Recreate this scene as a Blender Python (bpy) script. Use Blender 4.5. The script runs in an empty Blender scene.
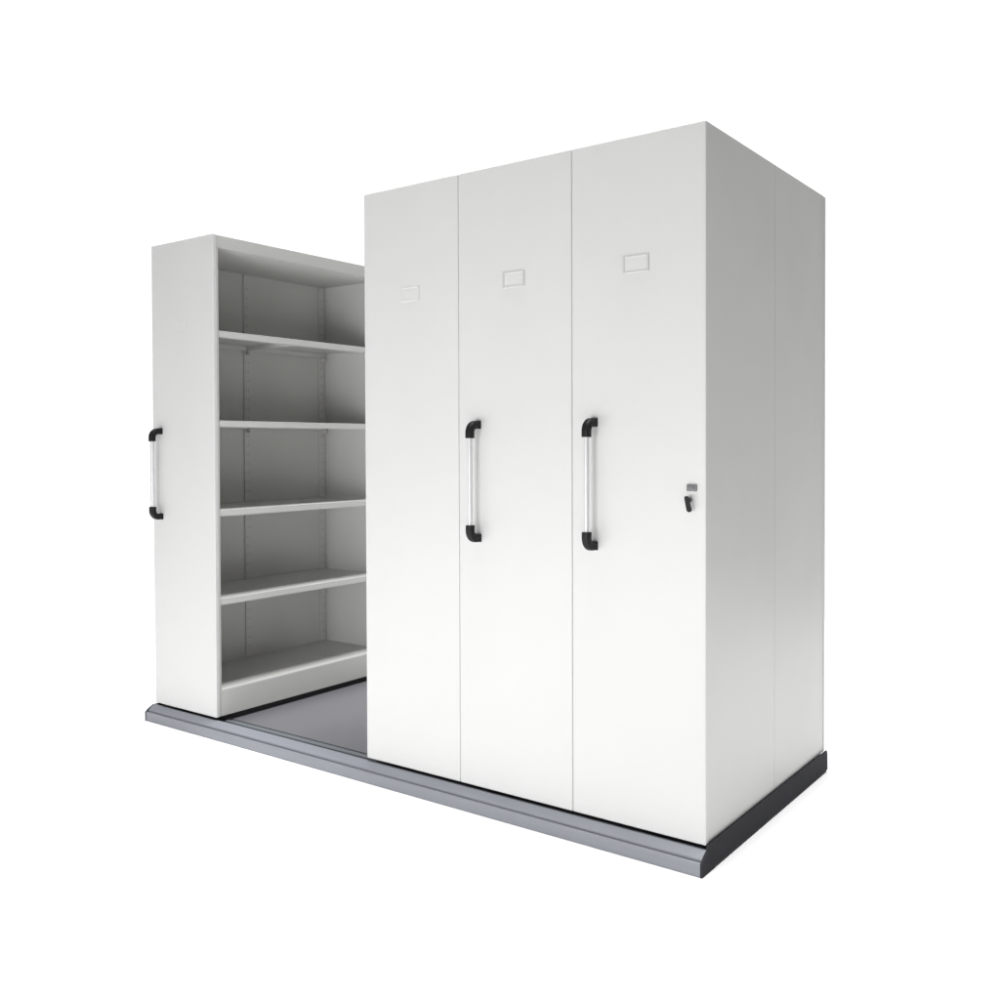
import bpy, bmesh, math
from mathutils import Matrix, Vector
S = bpy.context.scene
COL = S.collection

# ------------------------------------------------------------------ camera
yaw, pit, rol, FPX = 0.6351, 0.0168, 0.0035, 0.9610
r0 = Vector((math.cos(yaw), math.sin(yaw), 0))
h0 = Vector((-math.sin(yaw), math.cos(yaw), 0))
f0 = h0 * math.cos(pit) - Vector((0, 0, 1)) * math.sin(pit)
u0 = h0 * math.sin(pit) + Vector((0, 0, 1)) * math.cos(pit)
rc = r0 * math.cos(rol) - u0 * math.sin(rol)
uc = r0 * math.sin(rol) + u0 * math.cos(rol)
cam = bpy.data.cameras.new('camera')
co = bpy.data.objects.new('camera', cam); COL.objects.link(co)
m = Matrix.Identity(4)
for i in range(3):
    m[i][0] = rc[i]; m[i][1] = uc[i]; m[i][2] = -f0[i]; m[i][3] = (4.2386, -2.832, 1.2749)[i]
co.matrix_world = m
cam.sensor_width = 36; cam.lens = 36 * FPX
cam.shift_x = -0.0002; cam.shift_y = -0.0374
cam.clip_start = 0.05; cam.clip_end = 400
S.camera = co

# ------------------------------------------------------------------ light: white photo studio
W = bpy.data.worlds.new('World'); S.world = W; W.use_nodes = True
nt = W.node_tree; nt.nodes.clear()
out = nt.nodes.new('ShaderNodeOutputWorld'); bg = nt.nodes.new('ShaderNodeBackground')
tc = nt.nodes.new('ShaderNodeTexCoord'); dt = nt.nodes.new('ShaderNodeVectorMath'); dt.operation = 'DOT_PRODUCT'
mr = nt.nodes.new('ShaderNodeMapRange'); mr.interpolation_type = 'SMOOTHSTEP'
nt.links.new(tc.outputs['Generated'], dt.inputs[0]); dt.inputs[1].default_value = (-0.593, 0.805, 0)   # towards the lit white backdrop
nt.links.new(dt.outputs['Value'], mr.inputs['Value'])
mr.inputs['From Min'].default_value = 0.45; mr.inputs['From Max'].default_value = 0.75
mr.inputs['To Min'].default_value = 0.14; mr.inputs['To Max'].default_value = 1.10   # the studio behind the camera is darker
bg.inputs['Color'].default_value = (1, 1, 1, 1)
nt.links.new(mr.outputs[0], bg.inputs['Strength']); nt.links.new(bg.outputs[0], out.inputs[0])

def area(name, loc, target, sx, sy, power):
    l = bpy.data.lights.new(name, 'AREA'); l.shape = 'RECTANGLE'; l.size = sx; l.size_y = sy; l.energy = power
    o = bpy.data.objects.new(name, l); COL.objects.link(o); o.location = loc
    o.rotation_euler = (Vector(target) - Vector(loc)).to_track_quat('-Z', 'Y').to_euler()
    return o
area('added_overhead_light', (2.5, 0.3, 20.0), (2.5, 0.3, 0), 7.0, 5.0, 7200)  # added lamp, unrealistically high, whitens the floor and drowns its contact shadow
area('front_softbox', (0.9, -3.1, 0.35), (1.2, 0, 0.15), 3.0, 0.5, 16)
area('key_softbox', (2.5, -4.2, 0.65), (0.9, 0.3, 0.55), 1.2, 0.9, 78)

S.view_settings.view_transform = 'Standard'; S.view_settings.look = 'None'
S.view_settings.exposure = 0.0; S.view_settings.gamma = 1.0; S.view_settings.use_curve_mapping = False
S.render.engine = 'CYCLES'
S.cycles.max_bounces = 10; S.cycles.diffuse_bounces = 8

# ------------------------------------------------------------------ materials
def mat(name, col, rough=0.45, metal=0.0, spec=0.5, bump=0.0, bscale=400.0, var=0.0, vscale=2.0, stretch=None, wave=0.0):
    mt = bpy.data.materials.new(name); mt.use_nodes = True
    n = mt.node_tree; b = n.nodes['Principled BSDF']
    b.inputs['Base Color'].default_value = (*col, 1); b.inputs['Roughness'].default_value = rough
    b.inputs['Metallic'].default_value = metal; b.inputs['Specular IOR Level'].default_value = spec
    tcn = n.nodes.new('ShaderNodeTexCoord'); src = tcn.outputs['Object']
    if stretch:
        mp = n.nodes.new('ShaderNodeMapping'); mp.inputs['Scale'].default_value = stretch
        n.links.new(src, mp.inputs[0]); src = mp.outputs[0]
    if var:
        ns = n.nodes.new('ShaderNodeTexNoise'); ns.inputs['Scale'].default_value = vscale; ns.inputs['Detail'].default_value = 4
        n.links.new(src, ns.inputs['Vector'])
        a = n.nodes.new('ShaderNodeMapRange'); n.links.new(ns.outputs['Fac'], a.inputs['Value'])
        a.inputs['From Min'].default_value = 0.3; a.inputs['From Max'].default_value = 0.7
        a.inputs['To Min'].default_value = 1 - var; a.inputs['To Max'].default_value = 1 + var
        mx = n.nodes.new('ShaderNodeMix'); mx.data_type = 'RGBA'; mx.blend_type = 'MULTIPLY'
        mx.inputs['Factor'].default_value = 1; mx.inputs[6].default_value = (*col, 1)
        n.links.new(a.outputs[0], mx.inputs[7]); n.links.new(mx.outputs[2], b.inputs['Base Color'])
        a2 = n.nodes.new('ShaderNodeMapRange'); n.links.new(ns.outputs['Fac'], a2.inputs['Value'])
        a2.inputs['To Min'].default_value = rough - 0.06; a2.inputs['To Max'].default_value = rough + 0.06
        n.links.new(a2.outputs[0], b.inputs['Roughness'])
    if bump:
        nb = n.nodes.new('ShaderNodeTexNoise'); nb.inputs['Scale'].default_value = bscale; nb.inputs['Detail'].default_value = 2
        n.links.new(src, nb.inputs['Vector'])
        bp = n.nodes.new('ShaderNodeBump'); bp.inputs['Strength'].default_value = bump; bp.inputs['Distance'].default_value = 0.001
        n.links.new(nb.outputs['Fac'], bp.inputs['Height']); n.links.new(bp.outputs[0], b.inputs['Normal'])
        if wave:                                     # very slight waviness of rolled sheet metal
            nw = n.nodes.new('ShaderNodeTexNoise'); nw.inputs['Scale'].default_value = 3.0; nw.inputs['Detail'].default_value = 1
            n.links.new(src, nw.inputs['Vector'])
            bw = n.nodes.new('ShaderNodeBump'); bw.inputs['Strength'].default_value = 1.0; bw.inputs['Distance'].default_value = wave
            n.links.new(nw.outputs['Fac'], bw.inputs['Height']); n.links.new(bw.outputs[0], bp.inputs['Normal'])
    return mt
M = dict(
    white=mat('white_powder_coat', (0.575, 0.575, 0.571), 0.42, bump=0.10, bscale=500, var=0.012, vscale=1.3, wave=0.006),
    side=mat('shade_toned_white_coat', (0.56, 0.56, 0.55), 0.40, bump=0.10, bscale=300, var=0.025, vscale=1.3, wave=0.010),  # same white coat, set darker so the side's shade is in the colour
    inner=mat('shade_toned_inner_coat', (0.52, 0.52, 0.503), 0.45, bump=0.10, bscale=500, var=0.02, vscale=2.0),  # white coat lowered to warm grey, putting the bay's shade into colour
    slot_shade=mat('grey_slot_shade', (0.35, 0.35, 0.35), 0.7, bump=0.05),
    black=mat('black_plastic', (0.008, 0.008, 0.009), 0.5, spec=0.2, bump=0.1, bscale=700),
    chassis=mat('black_chassis_paint', (0.010, 0.010, 0.011), 0.7, bump=0.1),
    bar=mat('white_handle_tube', (0.57, 0.57, 0.58), 0.33, metal=0.15, bump=0.02),
    steel=mat('dark_steel', (0.14, 0.14, 0.145), 0.4, metal=0.3, bump=0.05),
    alu=mat('blue_grey_anodised_rail', (0.215, 0.225, 0.25), 0.45, metal=0.08, bump=0.03, var=0.04, vscale=3, stretch=(1, 30, 30)),
    channel=mat('dull_blue_grey_channel', (0.125, 0.138, 0.152), 0.42, bump=0.03),
    deck=mat('grey_deck_sheet', (0.135, 0.135, 0.146), 0.31, bump=0.02, bscale=900),
    skirt=mat('charcoal_skirt', (0.027, 0.027, 0.032), 0.75, spec=0.15, bump=0.3, bscale=250, var=0.15, vscale=14),
    card=mat('paper_card', (0.575, 0.575, 0.565), 0.8, bump=0.05),
    frame=mat('clear_grey_plastic', (0.49, 0.49, 0.49), 0.35, bump=0.02),
    floor=mat('white_studio_floor', (0.95, 0.95, 0.95), 0.9, spec=0.1, bump=0.02),
)

# ------------------------------------------------------------------ mesh helpers
class MB:
    def __init__(s): s.bm = bmesh.new()
    def box(s, x0, x1, y0, y1, z0, z1, bev=0.0, seg=2, mi=0):
        b = bmesh.new()
        bmesh.ops.create_cube(b, size=1)
        for v in b.verts:
            v.co = Vector((x0 + (v.co.x + .5) * (x1 - x0), y0 + (v.co.y + .5) * (y1 - y0), z0 + (v.co.z + .5) * (z1 - z0)))
        if bev:
            bmesh.ops.bevel(b, geom=b.edges[:], offset=bev, segments=seg, profile=0.5, affect='EDGES')
        for f in b.faces: f.material_index = mi
        s.add(b); return s
    def add(s, b):
        me = bpy.data.meshes.new('tmp'); b.to_mesh(me); b.free(); s.bm.from_mesh(me); bpy.data.meshes.remove(me)
    def prism_x(s, prof, x0, x1):                    # prof: list of (y, z), extruded along x
        b = bmesh.new()
        A = [b.verts.new((x0, y, z)) for y, z in prof]; B = [b.verts.new((x1, y, z)) for y, z in prof]
        n = len(prof)
        for i in range(n): b.faces.new((A[i], A[(i + 1) % n], B[(i + 1) % n], B[i]))
        b.faces.new(A[::-1]); b.faces.new(B)
        bmesh.ops.recalc_face_normals(b, faces=b.faces[:]); s.add(b); return s
    def tube(s, pts, rx, ry, n=16, ref=Vector((1, 0, 0)), pw=2.0):   # super-elliptic section swept along pts in a plane normal to ref
        b = bmesh.new(); rings = []
        P = [Vector(p) for p in pts]
        for i, p in enumerate(P):
            t = (P[min(i + 1, len(P) - 1)] - P[max(i - 1, 0)]).normalized()
            q = t.cross(ref).normalized()
            ring = []
            for k in range(n):
                a = 2 * math.pi * k / n
                ca, sa = math.cos(a), math.sin(a)
                ring.append(b.verts.new(p + ref * rx * math.copysign(abs(ca) ** (2 / pw), ca) + q * ry * math.copysign(abs(sa) ** (2 / pw), sa)))
            rings.append(ring)
        for A, B in zip(rings, rings[1:]):
            for k in range(n): b.faces.new((A[k], A[(k + 1) % n], B[(k + 1) % n], B[k]))
        b.faces.new(rings[0][::-1]); b.faces.new(rings[-1])
        bmesh.ops.recalc_face_normals(b, faces=b.faces[:]); s.add(b); return s
    def build(s, name, mt, parent=None, smooth=True):
        me = bpy.data.meshes.new(name)
        s.bm.to_mesh(me); s.bm.free()
        for k in (mt if isinstance(mt, (list, tuple)) else [mt]): me.materials.append(k)
        o = bpy.data.objects.new(name, me); COL.objects.link(o)
        if smooth:
            for p in me.polygons: p.use_smooth = True
            try: me.set_sharp_from_angle(angle=math.radians(35))
            except Exception: pass
        wn = o.modifiers.new('weighted_normals', 'WEIGHTED_NORMAL'); wn.keep_sharp = True; wn.weight = 100
        if parent: o.parent = parent
        return o
def tag(o, label=None, cat=None, group=None, kind=None):
    for k, v in (('label', label), ('category', cat), ('group', group), ('kind', kind)):
        if v: o[k] = v
    return o
def thing(name, loc, label, cat, group=None):
    o = bpy.data.objects.new(name, None); COL.objects.link(o); o.location = loc; o.empty_display_size = 0.1
    return tag(o, label, cat, group)

# ------------------------------------------------------------------ floor
D = 1.178
FZ = -0.085
fb = MB(); fb.box(-3.6, 7, -7.5, 4.6, FZ - 0.05, FZ)
tag(fb.build('floor', M['floor'], smooth=False), kind='structure')

# ------------------------------------------------------------------ track base
XE = 2.9602
base = thing('floor_track', (0, 0, FZ), 'long low blue-grey metal floor track with charcoal end skirt, carrying the four white shelving units', 'floor track')
def P(mb, name, mt, parent, dz=0.0, dx=0.0, **k):    # parts modelled in world coordinates -> local to a parent thing
    o = mb.build(name, mt, parent, **k)
    o.data.transform(Matrix.Translation((-dx, 0, -dz))); return o
DK = -0.028
mb = MB(); mb.box(-0.002, XE - 0.004, 0.1005, D - 0.05, DK - 0.02, DK)
P(mb, 'deck', M['deck'], base, FZ)
# front rail: extruded section with a stepped, grooved lip
prof = [(-0.0455, FZ), (-0.0470, -0.0790), (-0.0460, -0.0435), (-0.0445, -0.0405), (-0.0415, -0.0390), (-0.0385, -0.0395),
        (-0.0380, -0.0470), (-0.0335, -0.0470), (-0.0325, -0.0340), (-0.0315, -0.0310), (-0.0280, -0.0290),
        (-0.0060, -0.0138), (0.0000, -0.0122), (0.0080, -0.0122), (0.0100, -0.0145), (0.0120, -0.0330), (0.0160, -0.0340), (0.0160, FZ)]
XL = -0.010
mb = MB(); mb.prism_x(prof, XL, XE + 0.001)
P(mb, 'front_rail', M['alu'], base, FZ)
mb = MB(); mb.prism_x([(0.0165, FZ), (0.0165, -0.0320), (0.0540, -0.0320), (0.0560, -0.0265), (0.0780, -0.0265), (0.0800, -0.0320), (0.1000, -0.0320), (0.1000, FZ)], XL + 0.004, XE - 0.003)
P(mb, 'guide_channel', M['channel'], base, FZ)
mb = MB(); mb.prism_x([(D - 0.048, FZ), (D - 0.048, -0.0225), (D - 0.02, -0.0225), (D - 0.012, -0.016), (D + 0.004, -0.016), (D + 0.008, -0.022), (D + 0.008, FZ)], XL, XE + 0.001)
P(mb, 'rear_rail', M['alu'], base, FZ)
# right end skirt: plate over the rail ends, notched behind the front rail
mb = MB()
ep = [(-0.0480, FZ + 0.001), (-0.0480, -0.0400), (-0.0380, -0.0330), (-0.0300, -0.0260), (-0.0040, -0.0120), (0.002, 0.0035), (D + 0.003, 0.0035), (D + 0.003, -0.0775), (0.052, -0.0775), (0.050, FZ + 0.001)]
mb.prism_x(ep, XE + 0.0015, XE + 0.0085)
P(mb, 'end_skirt', M['skirt'], base, FZ, smooth=False)
mb = MB(); mb.box(XE + 0.002, XE + 0.009, D + 0.0035, D + 0.010, -0.0775, -0.006, 0.001, 1)
P(mb, 'end_cap', M['alu'], base, FZ)
mb = MB(); mb.prism_x([(-0.0480, FZ + 0.001), (-0.0480, -0.0400), (-0.0380, -0.0330), (-0.0300, -0.0260), (-0.0040, -0.0120), (D + 0.006, -0.012), (D + 0.006, FZ + 0.001)], XL - 0.006, XL - 0.0005)
P(mb, 'end_skirt', M['skirt'], base, FZ, smooth=False)

# ------------------------------------------------------------------ shelving units
GROUP = 'white mobile shelving units on the floor track'
SH = [0.126, 0.557, 0.978, 1.402, 1.826]              # shelf tops

def make_handle(root, x, zt, zb):
    so = 0.050
    mb = MB()
    mb.tube([(x, -so, zt - 0.040), (x, -so, zb + 0.040)], 0.0092, 0.0092, 20)
    h = mb.build('handle', M['bar'], root)
    for z, sg in ((zt, -1), (zb, 1)):
        mb = MB()
        pts = [(x, -0.0005, z), (x, -0.010, z)]
        R = 0.030
        for k in range(9):
            a = math.pi / 2 * k / 8
            pts.append((x, -(so - R) - R * math.sin(a), z + sg * (R - R * math.cos(a))))
        pts += [(x, -so, z + sg * 0.038), (x, -so, z + sg * 0.050)]
        mb.tube(pts, 0.0145, 0.0150, 20, pw=3.5)
        mb.box(x - 0.0150, x + 0.0150, -0.005, -0.0002, z - 0.0150, z + 0.0150, 0.002, 2)
        mb.build('handle_elbow', M['black'], h)
    return h
def make_card_holder(root, xc, zc, pr=0.0032, w=0.098, h=0.058, mt='frame'):
    t = 0.0085
    mb = MB(); y0, y1 = -pr, -0.0002
    mb.box(xc - w / 2, xc - w / 2 + t, y0, y1, zc - h / 2, zc + h / 2, 0.001, 1)
    mb.box(xc + w / 2 - t, xc + w / 2, y0, y1, zc - h / 2, zc + h / 2, 0.001, 1)
    mb.box(xc - w / 2 + t, xc + w / 2 - t, y0, y1, zc - h / 2, zc - h / 2 + t * .8, 0.001, 1)
    mb.box(xc - w / 2 + t, xc + w / 2 - t, y0, y1, zc + h / 2 - t * .8, zc + h / 2, 0.001, 1)
    f = mb.build('card_holder', M[mt], root)
    mb = MB(); mb.box(xc - w / 2 + t, xc + w / 2 - t, -0.0012, -0.0003, zc - h / 2 + t * .8, zc + h / 2 - t * .8)
    mb.build('card', M['card' if mt == 'frame' else mt], f)

def make_unit(x0, x1, H, label, faces, side=None, handle=None, card=None):
    """faces: 'R', 'L' or '' = which long side is open; a plain back sheet closes the other side"""
    root = thing('mobile_shelving_unit', (x0, 0, 0), label, 'shelving unit', GROUP)
    w = x1 - x0; g = 0.0005
    FT = 0.022
    xr = w - (0.016 if side == 'R' else g)
    # front panel: folded sheet with rounded vertical edges
    mb = MB(); mb.box(g, (w - g), 0.0, FT, 0.0, H, 0.0045, 3)
    mb.build('front_panel', M['white'], root)
    mb = MB(); mb.box(g, (w - g), D - FT, D, 0.0, H, 0.006, 3)
    mb.build('rear_panel', M['white'], root)
    ya, yb = FT + 0.0005, D - FT - 0.0005
    xa, xb = 0.006, (w - 0.006 if side != 'R' else w - 0.010)
    # roof sheet with its folded edge
    mb = MB(); mb.box(xa, xb, ya, yb, H - 0.060, H - 0.0545); mb.box(xa, xa + 0.003, ya, yb, H - 0.054, H - 0.003)
    mb.box(xb - 0.003, xb, ya, yb, H - 0.054, H - 0.003); mb.box(xa + 0.0035, xb - 0.0035, ya, yb, H - 0.006, H - 0.003)
    mb.build('top_panel', M['inner'], root)
    # chassis under the carcass, standing on the track
    mb = MB(); mb.box(xa + 0.014, xb - 0.014, 0.120, D - 0.06, DK + 0.0005, -0.0005)
    mb.build('chassis', M['chassis'], root)
    zt = H - 0.0605
    # back sheet
    back = {'R': (xa, xa + 0.003), 'L': (xb - 0.003, xb), '': (w / 2 - 0.002, w / 2 + 0.002)}[faces]
    mb = MB(); mb.box(back[0], back[1], ya, yb, 0.001, zt)
    mb.build('back_panel', M['inner'], root)
    if faces:
        sgn = 1 if faces == 'R' else -1
        def bx(mb, u0, u1, *rest, **k):              # u measured from the back sheet towards the open side
            a = back[1] + u0 if sgn > 0 else back[0] - u0
            b = back[1] + u1 if sgn > 0 else back[0] - u1
            mb.box(min(a, b), max(a, b), *rest, **k)
        depth = (xb - back[1]) if sgn > 0 else (back[0] - xa)
        # posts at the open side: front and rear corners
        for y0, y1 in ((ya, ya + 0.012), (yb - 0.012, yb)):
            mb = MB(); bx(mb, depth - 0.040, depth, y0, y1, 0.126, zt, bev=0.0025)
            mb.build('post', M['inner'], root)
        # slotted uprights on the back sheet
        for yc in (0.055, 0.575, D - 0.055):
            mb = MB(); bx(mb, 0.0005, 0.007, yc - 0.020, yc + 0.020, 0.127, zt - 0.002, bev=0.002)
            z = 0.18
            while z < zt - 0.04:
                if all(not (s - 0.06 < z < s + 0.02) for s in SH):
                    for dy in (-0.008, 0.008): bx(mb, 0.0072, 0.0074, yc + dy - 0.002, yc + dy + 0.002, z, z + 0.014, mi=1)  # dark plates stand in for the shaded hollow of each punched slot
                z += 0.05
            mb.build('slotted_upright', [M['inner'], M['slot_shade']], root)
        # shelves: thin sheet with a folded lip at both long edges
        for s in SH[1:]:
            mb = MB()
            bx(mb, 0.014, depth - 0.004, ya + 0.014, yb - 0.014, s - 0.003, s, bev=0.001, seg=1)
            bx(mb, depth - 0.0085, depth - 0.004, ya + 0.014, yb - 0.014, s - 0.027, s - 0.0031, bev=0.0012, seg=1)
            bx(mb, depth - 0.024, depth - 0.0087, ya + 0.014, yb - 0.014, s - 0.027, s - 0.031)
            bx(mb, 0.014, 0.017, ya + 0.014, yb - 0.014, s - 0.027, s - 0.0031)
            bx(mb, 0.0172, depth - 0.009, 0.565, 0.600, s - 0.022, s - 0.0032)
            sh = mb.build('shelf', M['inner'], root)
            for yc in (0.055, 0.575, D - 0.055):     # shelf clips
                mb = MB(); bx(mb, 0.0078, 0.036, yc - 0.008, yc + 0.008, s - 0.048, s - 0.0275, bev=0.002)
                mb.build('shelf_clip', M['inner'], sh)
        mb = MB(); bx(mb, 0.001, depth - 0.002, ya, yb, SH[0] - 0.003, SH[0], bev=0.001, seg=1)
        mb.build('bottom_shelf', M['inner'], root)
        mb = MB(); bx(mb, depth - 0.006, depth, ya, yb, 0.0008, SH[0] - 0.0032, bev=0.001, seg=1)
        mb.build('plinth', M['inner'], root)
    if side == 'L':  # unseen white sheet, added to bounce light into the open unit
        mb = MB(); mb.box(0.003, 0.0055, ya, yb, 0.0005, H - 0.0004, 0.001, 1)
        mb.build('side_panel', M['white'], root)
    if side == 'R':                                   # two sheets side by side with a seam
        ym = 0.606
        for y0, y1 in ((ya, ym - 0.0006), (ym + 0.0006, yb)):
            mb = MB(); mb.box(w - 0.0095, w - 0.0030, y0, y1, 0.0005, H - 0.0004, 0.0014, 2)
            mb.build('side_panel', M['side'], root)
        mb = MB(); mb.box(w - 0.0095, w - 0.0040, ym - 0.0005, ym + 0.0005, 0.001, H - 0.003)
        mb.build('seam_strip', M['side'], root)
    if handle: make_handle(root, handle - x0, 1.3555, 0.9345)
    if card: make_card_holder(root, card[0] - x0, *card[1:])
    return root

X = [0.0, 0.4879, 1.4662, 1.9576, 2.4609, XE]
make_unit(X[0], X[1], 2.2755, 'open white shelving unit with empty shelves toned grey for shade, apart from the rest on the track',
          'R', handle=0.069, card=(0.243, 1.872, 0.0018, 0.098, 0.058, 'white'))
make_unit(X[2], X[3], 2.3, 'white unit with no handle on its front, beside the gap in the track',
          '', side='L', card=(1.715, 1.874, 0.0020, 0.098, 0.058, 'white'))
make_unit(X[3], X[4], 2.3, 'white unit with handle, between the handleless unit and the one with a lock',
          '', handle=2.050, card=(2.214, 1.879))
uc_ = make_unit(X[4], X[5], 2.3, 'white end unit with a bar handle, a lock and a plain side panel toned darker for shade',
          '', side='R', handle=2.550, card=(2.711, 1.878))

# lock on the near end unit
lx, lz = 2.9125, 1.1405
mb = MB(); mb.box(lx - 0.017 - X[4], lx + 0.017 - X[4], -0.007, -0.0002, lz - 0.011, lz + 0.011, 0.0025, 2)
lk = mb.build('lock', M['steel'], uc_)
mb = MB(); mb.box(lx - 0.010 - X[4], lx + 0.010 - X[4], -0.0105, -0.0072, lz - 0.004, lz + 0.004, 0.001, 1)
mb.build('latch_tab', M['steel'], lk)
kx, kz = 2.904, 1.101
mb = MB(); mb.tube([(kx - X[4], -0.0002, kz), (kx - X[4], -0.012, kz)], 0.008, 0.008, 20)
mb.build('lock_cylinder', M['steel'], uc_)
# key: shaft in the cylinder, long black head hanging down
key = thing('key', (kx, -0.012, kz), 'small black key hanging from the lock of the near end unit', 'key')
mb = MB(); mb.tube([(0, -0.0003, 0), (0, -0.012, 0)], 0.0035, 0.0035, 10)
mb.build('key_shaft', M['steel'], key)
mb = MB()
a = Vector((0.000, 0, 0.008)); b_ = Vector((0.009, 0, -0.029))
b = bmesh.new(); n = 12
ring = []
d = (b_ - a).normalized(); q = Vector((-d.z, 0, d.x))
for c, r, s0 in ((a, 0.0065, 0), (b_, 0.008, 1)):
    for k in range(n + 1):
        t = math.pi * k / n
        e = (q * math.cos(t) + (-d if s0 == 0 else d) * math.sin(t)) if s0 == 0 else (-q * math.cos(t) + d * math.sin(t))
        ring.append(c + e * r)
for yy in (0,):
    A = [b.verts.new((p.x, -0.0085, p.z)) for p in ring]; B = [b.verts.new((p.x, -0.0145, p.z)) for p in ring]
    k = len(ring)
    for i in range(k): b.faces.new((A[i], A[(i + 1) % k], B[(i + 1) % k], B[i]))
    b.faces.new(A[::-1]); b.faces.new(B)
bmesh.ops.recalc_face_normals(b, faces=b.faces[:])
mb.add(b); mb.build('key_head', M['black'], key)
